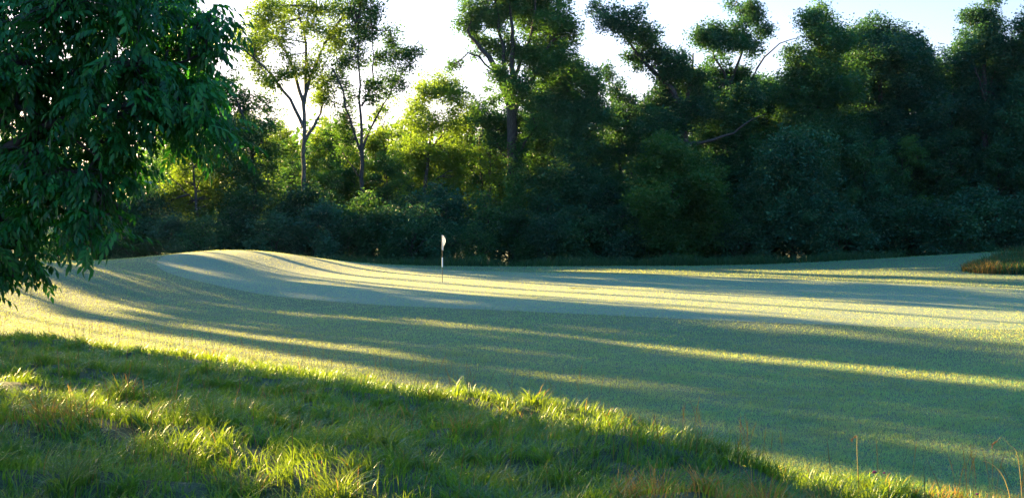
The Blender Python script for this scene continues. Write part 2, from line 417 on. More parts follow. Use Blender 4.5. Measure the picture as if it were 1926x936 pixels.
px_tree("rounded_yellow_tree", "rounded pale yellow green tree between the forked tree and the vine covered giant", "tree", 82,
    [(800,508,.16),(800,350,.13),(815,230,.08)],
    [[(805,300,.07),(770,250,.04),(760,220,.02)],[(808,280,.07),(850,230,.04),(870,200,.02)],[(802,350,.06),(850,320,.03)]],
    [(820,160,42,24),(782,185,28,20),(862,185,28,20),(788,235,36,20),(850,235,32,20),(768,285,28,24),(820,290,42,26),(870,300,28,28),(790,345,40,26),(850,355,40,26),(765,385,26,24)],
    M_yel, 5, dens=.45)
px_tree("vine_covered_tree", "huge spreading tree right of the flagstick, trunk and limbs wrapped in vines", "tree", 77,
    [(968,508,.45),(966,350,.40),(962,200,.34)],
    [[(962,205,.3),(935,135,.22),(900,90,.14),(880,60,.08)],[(962,200,.26),(965,100,.16),(960,10,.08)],[(964,210,.28),(1000,150,.2),(1030,90,.12),(1062,50,.06)],[(962,190,.16),(940,60,.1),(930,-20,.05)],[(962,160,.14),(1000,60,.1),(1010,-10,.05)],[(935,138,.08),(890,103,.06),(853,122,.03)],[(966,330,.1),(935,270,.06),(905,215,.04)],[(966,300,.1),(1010,240,.05)]],
    [(880,50,23,18),(893,12,24,16),(930,38,26,24),(960,5,34,24),(1000,28,34,26),(1048,38,34,20),(1070,62,18,14),(1030,88,33,22),(990,98,28,22),(950,88,22,26),(912,82,20,12),(858,120,14,8),(1052,118,26,18),(1012,138,22,14),(948,-30,50,22),(1010,-30,50,22),
     (940,140,14,18,1.3),(962,175,13,26,1.4),(985,170,13,20,1.3),(963,230,13,30,1.4),(966,290,13,30,1.4),(967,350,13,30,1.4),(968,405,14,26,1.3),(905,215,22,16),(930,255,18,20),(1010,240,22,24)],
    M_mid, 6, depth=2.2, dens=.95, clump=.28)
px_tree("bushy_dark_tree", "broad dark green tree filling the gap right of the vine covered giant", "tree", 79,
    [(1062,508,.25),(1060,380,.22),(1065,250,.15),(1070,150,.06)], [[(1062,300,.1),(1020,230,.05)],[(1062,320,.1),(1115,240,.05)]],
    [(1070,125,34,24),(1045,160,36,24),(1105,155,30,22),(1010,195,30,22),(1060,210,48,30),(1115,212,40,28),(1005,250,32,30),(1070,275,52,34),(1130,282,40,34),(1018,315,38,34),(1080,345,54,34),(1140,355,40,30),(1030,380,40,30),(1095,405,50,26)],
    M_mid, 7, dens=.95)
px_tree("low_gap_tree", "lower slender tree with twin tufted tops in the dip of the skyline", "tree", 81,
    [(1172,508,.18),(1172,400,.15),(1160,250,.1),(1140,130,.03)], [[(1170,380,.07),(1200,300,.05)],[(1165,280,.07),(1185,200,.03)],[(1171,420,.07),(1140,360,.05)]],
    [(1137,128,8,13),(1150,175,15,12),(1178,190,20,14),(1205,215,20,16),(1150,225,28,20),(1190,250,28,20),(1160,280,26,16,.7),(1215,290,24,22,.7),(1130,330,24,20,.6),(1200,345,22,16,.5),(1165,392,32,26),(1210,400,30,28)],
    M_dark, 8, dens=.85)
px_tree("leaning_limb_tree", "old tree with one long leafy limb reaching up left over the skyline dip", "tree", 76,
    [(1292,508,.38),(1290,400,.34),(1288,300,.3),(1285,225,.26)],
    [[(1285,232,.24),(1265,170,.2),(1222,132,.14),(1182,80,.09),(1138,25,.04)],[(1285,230,.2),(1300,160,.13),(1312,95,.05)],[(1290,270,.14),(1340,264,.10),(1380,250,.07),(1410,226,.05),(1440,214,.02)],[(1288,290,.12),(1240,230,.05)]],
    [(1128,8,15,12),(1140,42,20,18),(1175,58,26,15),(1196,22,7,10),(1213,72,18,17),(1190,110,20,12),(1232,108,28,16),(1270,125,32,18),(1250,160,24,14),(1300,150,32,22),(1250,200,36,22),(1300,205,38,24),(1235,245,40,26),(1330,190,28,22),(1300,320,34,20)],
    M_dark, 9, dens=.95, clump=.27)
px_tree("clumpy_top_tree", "tall tree with separate leaf tufts against the sky and a bare curved twig", "tree", 80,
    [(1392,508,.3),(1388,350,.26),(1375,220,.2),(1372,150,.14)],
    [[(1373,160,.12),(1398,80,.07),(1388,0,.03)],[(1390,100,.06),(1412,60,.04),(1432,50,.02)],[(1395,200,.09),(1425,130,.07),(1448,97,.05),(1478,80,.035),(1502,73,.015)],[(1373,170,.1),(1345,110,.06),(1318,65,.03)]],
    [(1318,70,24,22),(1350,88,28,20),(1376,55,18,11),(1388,5,14,11),(1412,25,24,14),(1434,54,18,8),(1400,92,24,18),(1350,130,34,22),(1402,148,28,18),(1325,180,36,26),(1390,190,38,26),(1440,190,24,26),(1362,240,46,28),(1432,250,34,30),(1340,300,40,30),(1400,310,48,34),(1450,330,34,34),(1360,370,50,34)],
    M_dark, 10, dens=.95, clump=.27)
px_tree("front_bushy_tree", "bushy mid green tree standing forward of the leaning limb tree, foliage down to the grass", "tree", 72,
    [(1262,508,.2),(1262,420,.16),(1265,320,.08)], [[(1262,400,.08),(1225,350,.04)],[(1262,380,.08),(1310,340,.04)]],
    [(1250,285,36,22),(1295,300,34,22),(1222,325,30,24),(1265,340,44,26),(1320,345,32,26),(1225,380,38,28),(1290,390,48,30),(1345,400,28,28),(1240,435,44,28),(1310,445,48,28),(1270,475,50,22)],
    M_mid, 11, dens=1.0)
px_tree("front_round_tree", "dense rounded dark tree in the front row right of the bushy mid green tree", "tree", 73,
    [(1492,508,.2),(1492,420,.16),(1490,330,.08)], [[(1492,400,.08),(1450,350,.04)],[(1492,390,.08),(1540,340,.04)]],
    [(1470,290,36,22),(1515,280,36,22),(1440,325,30,26),(1490,335,46,30),(1545,330,34,30),(1430,375,34,28),(1480,390,46,30),(1540,395,42,30),(1440,430,40,28),(1505,440,48,28),(1400,440,30,26),(1560,440,34,28)],
    M_shrub, 12, dens=1.0)
px_tree("spire_tree", "tree with a pointed top and yellow green left flank, highest spire on the right", "tree", 78,
    [(1548,508,.3),(1546,380,.27),(1545,200,.18),(1540,40,.06)], [[(1545,220,.1),(1510,150,.05)],[(1545,240,.1),(1590,150,.05)],[(1546,330,.1),(1600,270,.05)]],
    [(1541,14,11,11),(1515,42,19,13),(1562,45,20,16),(1532,75,32,22),(1500,108,24,18),(1578,90,32,26),(1540,135,42,28),(1492,165,34,30),(1580,170,38,30),(1525,205,46,30),(1485,235,32,28),(1590,240,42,34),(1530,270,46,30),(1600,310,44,34),(1540,340,44,34),(1600,380,44,34)],
    M_mid, 13, dens=1.0)
px_tree("broad_dome_tree", "widest domed dark tree of the right hand wood, between the spire and the notch", "tree", 80,
    [(1662,508,.35),(1660,380,.3),(1660,250,.22),(1650,100,.08)], [[(1660,260,.12),(1700,160,.06)],[(1660,280,.12),(1610,150,.06)],[(1660,300,.12),(1740,220,.05)]],
    [(1600,75,22,18),(1642,56,34,18),(1690,78,38,22),(1732,94,30,20),(1660,112,56,30),(1622,140,36,28),(1742,145,36,28),(1700,165,46,30),(1640,205,48,32),(1742,215,34,26,.7),(1690,240,46,30,.8),(1650,290,56,36),(1740,295,44,36),(1690,350,60,36),(1640,400,50,34),(1740,400,50,34)],
    M_dark, 14, dens=1.0)
px_tree("notch_tree", "narrow dark tree in the sky notch right of the dome", "tree", 83,
    [(1790,508,.22),(1788,350,.18),(1795,120,.05)], [[(1790,250,.08),(1770,180,.04)]],
    [(1796,80,15,13),(1790,118,20,18),(1805,160,22,24),(1785,205,28,26),(1800,260,34,30),(1785,320,38,34),(1800,380,38,34)],
    M_dark, 15, dens=.95)
px_tree("peaked_right_tree", "tall dark tree with a peaked feathery top near the right edge", "tree", 79,
    [(1856,508,.3),(1855,350,.26),(1852,180,.18),(1850,20,.05)], [[(1853,200,.1),(1820,130,.05)],[(1853,180,.1),(1890,100,.05)]],
    [(1850,8,13,10),(1834,34,22,14),(1870,44,18,15),(1846,78,32,20),(1882,102,28,22),(1822,118,28,20),(1850,145,38,26),(1895,170,30,28),(1830,195,36,28),(1870,225,42,30),(1840,275,44,34),(1890,300,38,34),(1850,350,46,36),(1900,390,40,36),(1840,410,44,30)],
    M_dark, 16, dens=1.0)
px_tree("edge_right_tree", "dark dense tree cut by the right edge of the picture", "tree", 78,
    [(1950,508,.3),(1950,350,.26),(1945,120,.08)], [[(1950,260,.1),(1910,180,.05)],[(1950,220,.1),(1990,140,.05)]],
    [(1918,50,24,16),(1950,70,38,26),(1915,115,34,26),(1975,120,40,30),(1940,170,46,32),(1910,225,34,30),(1970,235,48,36),(1930,290,46,36),(1990,330,50,40),(1925,360,44,36),(1960,410,56,34)],
    M_dark, 17, dens=1.0)

# generic trees (one of each kind is built, then copied)
def generic(seed, H, R, hb, mat, n=16, dens=.9, leaf=.22, name="forest_tree", rt=.22, airy=1.0, sub_k=1.7):
    rng = rs(seed); tk = []; lean = rng.normal(size=2) * .03
    for k in range(5):
        h = H * .93 * k / 4; tk.append((lean[0] * h + rng.normal() * .12 * (k > 0), lean[1] * h + rng.normal() * .12 * (k > 0), h, rt * (1 - .8 * k / 4)))
    limbs = []; blobs = []
    for k in range(n):
        f = (k + .5) / n; h = hb + (H - hb) * f; prof = math.sqrt(max(.05, 1 - (abs(f - .35) / .68) ** 2))
        a_ = k * 2.4 + rng.normal() * .4; r = R * prof * rng.uniform(.45, .95)
        c = np.array([math.cos(a_) * r + lean[0] * h, math.sin(a_) * r + lean[1] * h, h + .2])
        br = R * rng.uniform(.26, .42) * airy
        blobs.append((*c, br, br, br * .88, dens))
        h0 = max(hb * .8, h - r * .7)
        limbs.append([(lean[0] * h0, lean[1] * h0, h0, .03 + rt * .3 * (1 - f)), (*(c * [.5, .5, 1] + [0, 0, -.35 * r]), .05), (*c, .02)])
    r_ = tree_from(name, (0, 0, 0), tk, limbs, blobs, mat, seed, leaf=leaf, sub_k=sub_k)
    return r_

PROTO = {}
def proto(key, *a, **k):
    PROTO[key] = generic(*a, **k); PROTO[key]['used'] = 0
def put(key, x, y, s=1, rz=None, label=None, cat="tree", group=None, name=None, sz=None):
    p = PROTO[key]; rz = random.Random(int(x * 13 + y * 7)).uniform(0, 6.28) if rz is None else rz
    if p['used'] == 0:
        o = p; o['used'] = 1; o.location = (x, y, T(x, y) - .1); o.rotation_euler = (0, 0, rz); o.scale = (s, s, sz or s)
    else:
        o = copy_tree(p, (x, y, T(x, y) - .1), rz, s, sz)
        if 'group' in o: del o['group']
    if name: o.name = name
    tag(o, label, cat, group); return o

proto('thin', 101, 15, 2.0, 5, M_yel, n=12, dens=.5, rt=.12, airy=.9, name="slender_tree")
proto('thin2', 102, 14, 2.2, 3.5, M_mid, n=14, dens=.55, rt=.13, name="slender_tree")
proto('mid1', 103, 15, 3.6, 2.5, M_dark, n=20, dens=.9, name="forest_tree")
proto('mid2', 104, 15, 3.4, 3.5, M_mid, n=18, dens=.85, name="forest_tree")
proto('tall1', 105, 21, 4.0, 6.5, M_dark, n=20, dens=.9, rt=.3, name="boundary_tree")
proto('tall2', 106, 21, 3.4, 7.5, M_mid, n=18, dens=.7, rt=.25, name="boundary_tree")
proto('glow', 111, 15, 3.3, 3.0, M_yel, n=20, dens=.5, rt=.12, airy=1.05, name="slender_tree")
proto('high', 110, 22, 2.6, 12.5, M_mid, n=16, dens=.95, rt=.14, name="boundary_tree")  # added shadow caster, crown raised to block sun only from the far strips
proto('shrub1', 107, 4.0, 2.3, .6, M_shrub, n=13, dens=1.0, rt=.06, leaf=.16, name="shrub", airy=1.15)
proto('shrub2', 108, 4.0, 2.6, .5, M_shrub, n=14, dens=1.0, rt=.06, leaf=.16, name="shrub", airy=1.1)
proto('shrub3', 109, 3.6, 2.0, .5, M_mid, n=11, dens=.85, rt=.05, leaf=.15, name="shrub", airy=1.15)

def Xp(px, Y): return (px - 963) / FPX * Y

LM = [(372,'small glowing tree'),(478,'olive green tree'),(572,'tall airy tree'),(683,'tall forked tree'),(800,'pale rounded tree'),(968,'vine covered giant'),(1062,'bushy dark tree'),(1172,'low gap tree'),(1292,'leaning limb tree'),(1392,'clumpy topped tree'),(1492,'round front tree'),(1548,'spire tree'),(1662,'domed tree'),(1790,'notch tree'),(1856,'peaked tree'),(1950,'edge tree')]
def where(px):
    n = min(LM, key=lambda q: abs(q[0] - px)); d = px - n[0]
    return ('directly behind' if abs(d) < 16 else 'behind and left of' if d < 0 else 'behind and right of') + ' the ' + n[1]

# second row in the left half: thin, so the sky and the far hill show between the trunks
G2 = "slender trees standing behind the tall front row"
for k, (px, Y, key, s) in enumerate([(605,89,'glow',.72),(652,93,'glow',.74),(712,90,'glow',.70),(772,94,'glow',.78),(528,92,'glow',.72),(880,92,'glow',.80),(455,92,'glow',.80),(925,90,'glow',.74),(1000,86,'glow',.7),(625,86,'mid2',.58),(737,87,'mid2',.55),(548,88,'mid2',.52),(668,90,'mid2',.5),(600,92,'thin',.8),(640,88,'thin2',.78),(735,90,'thin',.85),(760,86,'thin2',.72),(850,95,'thin2',.85),(905,84,'thin2',.95),(520,96,'thin',.8),(425,92,'thin2',.85),(890,98,'thin',.9),(700,99,'thin2',.75),
                        (560,84,'thin2',.60),(620,82,'thin2',.55),(715,84,'thin2',.62),(665,86,'thin',.55),(745,81,'thin2',.5),(830,88,'thin',.7),(940,90,'thin2',.8),(925,80,'thin',.62)]):
    put(key, Xp(px, Y), Y, s, group=G2, name="slender_tree", label=("low " if s < .68 else "very tall " if s > .9 else "tall ") + ("bushy small tree " if key == "mid2" else "backlit feathery tree " if key == "glow" else "slender thin crowned tree ") + ("far " if Y > 91 else "") + where(px))
G3 = "dark trees deep in the right hand wood"
rr_ = random.Random(5)
for px, Y, key, s in [(1000,88,'mid2',.85),(1050,92,'mid1',.95),(1110,90,'mid2',.8),(1150,95,'mid1',.72),(1210,92,'mid2',.78),(1240,86,'mid1',.80),(1290,90,'mid1',.95),(1340,86,'mid2',.95),(1390,92,'mid1',1.0),(1440,88,'mid1',.95),(1490,92,'mid2',1.05),(1550,88,'mid1',1.08),(1600,92,'mid1',1.15),(1660,90,'mid2',1.2),(1710,88,'mid1',1.1),(1760,94,'mid1',1.0),(1810,90,'mid2',1.1),(1860,88,'mid1',1.15),(1910,92,'mid1',1.2),(1960,90,'mid2',1.2),
                      (1450,79,'mid1',.6),(1620,76,'mid1',.62),(1700,77,'mid2',.6),(1790,76,'mid1',.62),(1880,76,'mid1',.6),(1570,100,'mid1',1.1),(1730,101,'mid1',1.1),(1880,101,'mid1',1.2),(1350,101,'mid1',.9),
                      (2030,84,'mid1',1.2),(2090,80,'mid2',1.2),(2170,76,'mid1',1.3),(2060,72,'mid1',.8)]:
    put(key, Xp(px, Y), Y, s, group=G3, name="forest_tree", label=("low " if s < .7 else "") + "dark leafy tree " + ("far back in the wood, " if Y > 96 else "in the wood, ") + where(px))

# shrubs along the wood's edge
shr = [(250,74,.75,'shrub1',"shadowed shrub at the wood's edge under the near tree's drooping branch"),
 (315,73,.85,'shrub2',"shadowed shrub rising behind the left shoulder of the mound"),
 (385,73,.88,'shrub1',"dark shrub directly behind the top of the mound"),
 (450,74,.95,'shrub2',"dark shrub behind the right slope of the mound, left of the airy tree's trunk"),
 (520,73,.92,'shrub1',"dark shrub just left of the airy tree's bare trunk"),
 (590,73,1.0,'shrub2',"dark dense shrub in front of the airy tree's trunk"),
 (655,74,.95,'shrub1',"dark shrub just left of the forked tree's trunk"),
 (715,73,.98,'shrub2',"dark shrub just right of the forked tree's trunk"),
 (775,72,1.02,'shrub1',"tall dark shrub left of the flagstick, the highest of the row in the middle"),
 (845,74,.80,'shrub3',"low shrub directly behind the flagstick"),
 (905,73,.85,'shrub3',"sunlit green shrub right of the flagstick, in front of a dark thin trunk"),
 (965,73,.95,'shrub2',"dark shrub at the foot of the vine covered giant"),
 (1030,72,.92,'shrub1',"dark shrub right of the vine covered giant's foot"),
 (1100,73,.98,'shrub2',"broad dark shrub under the bushy dark tree"),
 (1165,73,1.05,'shrub1',"dark shrub left of the bushy mid green tree that stands forward"),
 (1385,72,.95,'shrub1',"dark shrub between the two trees that stand forward in the front row"),
 (1590,72,1.0,'shrub2',"dark shrub at the wood's edge under the spire tree"),
 (1650,73,1.05,'shrub1',"dark shrub under the left half of the domed tree"),
 (1720,73,1.1,'shrub2',"dark arching shrub under the right half of the domed tree"),
 (1790,72,1.15,'shrub1',"dark shrub below the notch in the skyline"),
 (1860,72,1.2,'shrub2',"dark shrub above the left end of the tall grass bank"),
 (1930,72,1.2,'shrub1',"dark shrub above the tall grass bank at the right edge"),
 (185,75,.75,'shrub2',"shadowed shrub low behind the near tree's hanging leaves"),
 (110,75,.7,'shrub1',"shadowed shrub at far left, above the crest of the fairway")]
for px, Y, s, key, lab in shr:
    put(key, Xp(px, Y), Y, s * .95, label=lab, cat="shrub", group="shrubs along the wood's edge", name="shrub")

for k in range(20):
    px = 205 + k * 92 + random.Random(k).uniform(-20, 20)
    put(['shrub1','shrub2','shrub3'][k % 3], Xp(px, 76.5), 76.5, [1.15,1.2,1.3][k % 3], label=("taller" if k % 2 else "low domed") + " shrub of the back line, " + where(px), cat="shrub", group="back line of shrubs under the trees", name="shrub")

# boundary wood added out of frame to the left, placed and shaped for its long shadows.  c = X + Y picks the strip of lawn each tree shades
GB = "shadow casting trees of the left hand boundary"
LB = "tall boundary tree added left of the fairway to cast long shadows"
for c, Y, key, s, sz in [(59,84,'tall2',.85,.85),(38.6,86,'tall2',.42,.95),(35.5,82,'tall1',.8,.95),(33.1,78,'tall1',.56,.95),(33.5,94,'tall1',.8,1.0),
                     (29.6,72,'tall2',.4,.95),(26.6,64,'tall1',.34,.9),(27.2,82,'tall1',.3,1.0),(22.2,60,'tall2',.13,.9),
                     (13.0,52,'tall1',.36,.92),(13.4,46,'tall1',.4,.88),(13.0,58,'tall2',.4,.95),(9.7,40,'tall1',.38,.85),(9.2,48,'tall1',.42,.95),(10.6,56,'high',.5,.9),
                     (4.3,34,'tall1',.5,.85),(18.6,72,'high',.8,1.4),(2.0,28,'tall1',.8,.85),(-4,24,'tall1',.8,.8),(2.5,44,'tall2',.35,.95),(24.7,72,'high',.5,.95),
                     (22.2,64,'high',.75,.95),(26.5,60,'high',.7,.95),(22.5,74,'high',.6,1.0),(52,84,'high',.6,.85),(54.0,82,'high',.8,.85),(28.5,72,'high',.7,.95),
                     (41.3,90,'tall2',.13,.9),(45.2,84,'tall2',.12,.9),(49.5,82,'tall2',.12,.75),(53.5,86,'tall2',.14,.7)]:
    put(key, c - Y, Y, s, group=GB, name="boundary_tree", label=LB, sz=sz)

# far wood seen hazily through the trunks
rng = rs(77); nb = 260
fx = rng.uniform(-170, 190, nb); fy = rng.uniform(165, 230, nb); fz = terrain(fx, fy)
cs = []
for x_, y_, z_ in zip(fx, fy, fz):
    n_ = 420; d_ = rng.normal(size=(n_, 3)); d_ /= np.linalg.norm(d_, axis=1, keepdims=True)
    h = rng.uniform(11, 17)
    c_ = np.array([x_, y_, z_ + h * .55]) + d_ * (rng.random((n_, 1)) ** .4) * [4.6, 4.6, h * .55]
    cs.append(c_)
c_ = np.concatenate(cs); V, F = leaf_quads(c_, 1.0, rng)
me = mesh_np("far_wood", V, [F], {"tint": np.repeat(.5 + .2 * rng.normal(size=len(c_)), 4)}, [M_mid])
tag(link("far_wood", me), "hazy far wood on rising ground seen between the trunks", "woodland", kind="stuff")

# ------------------------------------------------------------------ near tree (compound leaves)
def compound(rng, L=.34, pairs=5):
    """one drooping compound leaf along +X, z up; returns V (n,3), F"""
    V = []; F = []; k = 0
    def leaflet(p, d, l, wd):
        nonlocal k
        d = d / np.linalg.norm(d); s = np.cross(d, [0, 0, 1.]); s /= np.linalg.norm(s) + 1e-9; n = np.cross(s, d)
        m = p + d * l * .42
        V.extend([p, m + s * wd * .5 + n * wd * .15, m - s * wd * .5 + n * wd * .15, m - n * wd * .08, p + d * l * .78 + s * wd * .28 - n * l * .05, p + d * l * .78 - s * wd * .28 - n * l * .05, p + d * l - n * l * .13])
        F.extend([[k, k+1, k+3], [k, k+3, k+2], [k+1, k+4, k+3], [k+3, k+5, k+2], [k+4, k+6, k+3], [k+3, k+6, k+5]]); k += 7
    for i_ in range(pairs + 1):
        t = .18 + .82 * i_ / pairs
        p = np.array([L * t, 0, -.4 * L * t * t])
        ax = np.array([1, 0, -1.1 * t])
        ll = .120 * (1 - .25 * abs(t - .65)) * rng.uniform(.85, 1.15)
        if i_ == pairs: leaflet(p, ax + [0, 0, -.3], ll * 1.1, .044); continue
        for sd in (-1, 1):
            leaflet(p, ax * .75 + np.array([0, sd * rng.uniform(.6, 1.0), -rng.uniform(.35, .8)]), ll, .044 * rng.uniform(.85, 1.1))
    # rachis
    b = k
    for t in (0, .5, 1.0):
        p = np.array([L * t, 0, -.4 * L * t * t]); V.extend([p + [0, .002, 0], p - [0, .002, 0]]); k += 2
    for q_ in (0, 2): F.extend([[b+q_, b+q_+1, b+q_+3], [b+q_, b+q_+3, b+q_+2]])
    return np.array(V), np.array(F)

rng = rs(31)
CL = [compound(rng, L=rng.uniform(.22, .32), pairs=int(rng.integers(3, 6))) for _ in range(8)]
near_blobs = [  # px, py, rx, ry, Y, density
 (30,30,100,80,11,1),(140,40,110,80,10.3,1.0),(255,50,95,75,11,1),(345,45,52,50,11.6,.9),(392,85,40,30,11.2,1.2),(370,60,40,36,11.8,.8),(420,75,18,30,11.0,.8),
 (50,150,105,75,10.4,1),(165,160,100,70,11.3,1),(275,150,85,66,10.5,1),(345,130,50,50,11.4,1),
 (365,205,48,32,10.9,1.3),(412,250,32,26,10.7,1.4),(440,283,16,20,10.6,1.5),(330,215,55,40,10.8,1.2),(300,250,45,36,11,1.1),(378,250,36,28,10.9,1.2),
 (230,250,70,50,10.5,1.1),(40,260,75,55,11,.9),(140,235,55,26,12,.5),(20,330,66,45,10.8,.9),(255,320,45,45,10.9,1.2),(215,330,40,45,11.3,1),(115,350,70,36,10.6,.9),
 (205,385,62,46,10.7,1.2),(130,410,66,46,11.0,1.1),(240,430,30,46,10.6,1.4),(190,450,42,30,10.8,1.3),(225,480,20,26,10.6,1.5),
 (10,455,52,48,11.2,1.3),(45,500,36,32,11.0,1.3),(20,550,40,40,11.3,1.4),(5,585,22,24,11.2,1.4),
 # beyond the frame: the rest of the crown
 (-110,60,130,120,11,.6),(-240,120,150,150,12,.55),(-100,260,110,100,11.5,.6),(-230,330,120,110,12,.5),(-90,420,90,80,11.5,.6),(-110,560,70,60,11.5,.6),(-350,40,150,160,12.5,.5),(-420,260,140,140,12,.5),
 (60,-90,130,90,11.5,.6),(230,-80,110,80,11.5,.6),(-120,-130,150,110,12,.5),(-330,-160,170,130,12.5,.45),(100,-230,140,100,12.3,.45),(-150,-310,160,110,12.8,.45)]
tb = Tubes(); trk = np.array([-7.6, 13.2, 0.]); trk[2] = T(-7.6, 13.2) - .1
tkp = smooth_line([trk, trk + [.1, 0, 1.6], trk + [.35, -.2, 3.6], trk + [.3, -.3, 5.6], trk + [.5, -.3, 7.6]], 16)
tb.tube(tkp - trk, np.linspace(.3, .1, 16) * np.r_[1.35, 1.1, np.ones(14)], 12)
hub = tkp[5:15]
VV = []; FF = []; TT = []; k0 = 0
# a few long boughs that the blobs hang from
boughs = [[(-100,300),(60,180),(200,120),(330,120),(400,90)],[(-100,330),(80,240),(230,200),(330,200),(400,225),(445,280)],[(-100,380),(20,330),(130,330),(210,370),(235,450)],[(-150,420),(-60,430),(0,450),(30,520)],[(-150,200),(0,80),(120,20),(300,10)],[(-100,250),(20,200),(120,250),(190,300)]]
bpts = []
for bi, b in enumerate(boughs):
    Yb_ = 10.9
    st_ = hub[[3, 2, 1, 0, 5, 4][bi]]
    pts = [st_] + [P(x, y, Yb_ + rng.uniform(-.3, .3)) for x, y in b]
    ln = smooth_line(pts, 22); bpts.append(ln[4:])
    tb.tube(ln - trk, np.linspace(.06, .006, 22), 7)
bpts = np.concatenate(bpts)
for (px, py, rx, ry, Y_, dn) in near_blobs:
    hang = px > 60 and py > 300 and px < 300; px -= 50 if hang else 24 if px > 60 else 8; py -= 55 if hang else 30 if py < 440 or px > 60 else 38; dn *= 1.5; rx *= .93
    c = P(px, py, Y_); r = np.array([rx / FPX * Y_, .45 + (rx + ry) / 2 / FPX * Y_ * .6, ry / FPX * Y_])
    d2 = ((bpts - c) ** 2).sum(1); an = bpts[np.argmin(d2)]
    if px < -60 or py < -60: an = hub[np.argmin(((hub - c) ** 2).sum(1))]
    if np.linalg.norm(an - c) > .15:
        tb.tube(smooth_line([an - trk, (an + c) / 2 - trk + [0, 0, .08], c - trk], 6), np.linspace(.035 if px < -60 else .018, .006, 6), 5)
    nsh = int(dn * 46 * (r[0] * r[2] / .2) ** .8 * (r[1] / .7)) + 4
    nsc = max(4, nsh // 4); sdir = rng.normal(size=(nsc, 3)); sdir /= np.linalg.norm(sdir, axis=1, keepdims=True)
    sctr = c + sdir * r * rng.random((nsc, 1)) ** .4
    for s_ in range(nsh):
        e_ = sctr[rng.integers(nsc)] + rng.normal(size=3) * .11; dd = (e_ - c) / (np.linalg.norm(e_ - c) + 1e-6)
        tb.tube(np.array([c, (c + e_) / 2 + [0, 0, .05], e_]) - trk, [.007, .005, .003], 3)
        a0 = math.atan2(dd[1], dd[0])
        for q_ in range(rng.integers(2, 5)):
            v, f = CL[rng.integers(8)]
            yaw = a0 + rng.normal() * 1.1 if px < 300 else rng.normal() * 1.2 - .2
            pit = rng.uniform(-.5, .8)      # droop
            roll = rng.normal() * .35; sc_ = rng.uniform(.62, 1.02)
            cy_, sy_ = math.cos(yaw), math.sin(yaw); cp, sp = math.cos(pit), math.sin(pit); cr_, sr_ = math.cos(roll), math.sin(roll)
            Rx = np.array([[1, 0, 0], [0, cr_, -sr_], [0, sr_, cr_]]); Ry = np.array([[cp, 0, sp], [0, 1, 0], [-sp, 0, cp]]); Rz = np.array([[cy_, -sy_, 0], [sy_, cy_, 0], [0, 0, 1]])
            vv = (v * sc_) @ (Rz @ Ry @ Rx).T + e_ + rng.normal(size=3) * .05 - trk
            VV.append(vv); FF.append(f + k0); k0 += len(vv); TT.append(np.repeat(.5 + rng.normal() * .22 + rng.normal(size=len(vv) // 7 + 1) * .16, 7)[:len(vv)])
root = bpy.data.objects.new("near_tree", None); C.objects.link(root); root.location = tuple(trk)
link("trunk", tb.mesh("trunk", M_bark), root)
link("crown", mesh_np("crown", np.concatenate(VV), [np.concatenate(FF)], {"tint": np.concatenate(TT)}, [M_near]), root)
tag(root, "large dark tree close by at upper left with drooping lance shaped leaflets", "tree")
print("near tree verts", k0)

# ------------------------------------------------------------------ grass
def blades(name, x, y, h, wd, lean_dir, lean, mat, rng, seg=3, tint=None, z=None, curl=1.0):
    n = len(x); z = terrain(x, y) if z is None else z
    h = np.broadcast_to(h, n); wd = np.broadcast_to(wd, n)
    side = lean_dir + np.pi / 2 + rng.normal(size=n) * .8
    dx, dy = np.cos(lean_dir), np.sin(lean_dir); sx, sy = np.cos(side), np.sin(side)
    Vs = []
    for k in range(seg):
        t = k / seg
        o = lean * h * (t ** (1 + curl)); zz = h * (t - .32 * lean * t ** 3 * curl); w_ = wd * (1 - .75 * t) * .5
        cx_ = x + dx * o; cy_ = y + dy * o
        Vs.append(np.stack([cx_ - sx * w_, cy_ - sy * w_, z + zz - (.01 if k == 0 else 0)], -1)); Vs.append(np.stack([cx_ + sx * w_, cy_ + sy * w_, z + zz - (.01 if k == 0 else 0)], -1))
    t = 1.0; Vs.append(np.stack([x + dx * lean * h, y + dy * lean * h, z + h * (1 - .32 * lean * curl)], -1))
    m = 2 * seg + 1
    V = np.stack(Vs, 1).reshape(-1, 3); b = np.arange(n)[:, None] * m
    polys = []
    if seg > 1: polys.append(np.concatenate([b + [[2*k, 2*k+1, 2*k+3, 2*k+2]] for k in range(seg - 1)], 0))
    polys.append(b + [[2*seg-2, 2*seg-1, 2*seg]])
    return mesh_np(name, V, polys, {"tint": np.repeat(tint, m)}, [mat])

def sample(rng, n, x0, x1, y0, y1, f):
    x = rng.uniform(x0, x1, n); y = rng.uniform(y0, y1, n); k = rng.random(n) < f(x, y); return x[k], y[k]
def vis(x, y, mg=1.5): return (np.abs(x) < .466 * y + mg)

# long rough in the foreground, in leaning tufts
rng = rs(61)
xa, ya = [], []
ntuft = 15000
tx, ty = sample(rng, 78000, -22, 15, 4.5, 34, lambda x, y: (rough_s(x, y) > 0) * vis(x, y, 4.5) * np.clip(14 / y, 0, 1) ** 1.0 * .62)
th_ = rng.uniform(.55, 1.25, len(tx)) * (0.4 + .6 * vnoise(tx * .7 + 3, ty * .7 + 1) + .75 * vnoise(tx * 2.3 + 30, ty * 2.3 + 11) ** 1.5); td = -.7 + rng.normal(size=len(tx)) * 1.5 + 3.5 * (vnoise(tx * .5, ty * .5 + 20) - .5)
nb_ = rng.integers(7, 15, len(tx)); idx = np.repeat(np.arange(len(tx)), nb_)
x = tx[idx] + rng.normal(size=len(idx)) * .07; y = ty[idx] + rng.normal(size=len(idx)) * .07
edge = .55 + .45 * sstep(0, 1.5, rough_s(x, y))
h = .21 * th_[idx] * (.5 + .75 * rng.random(len(idx))) * edge
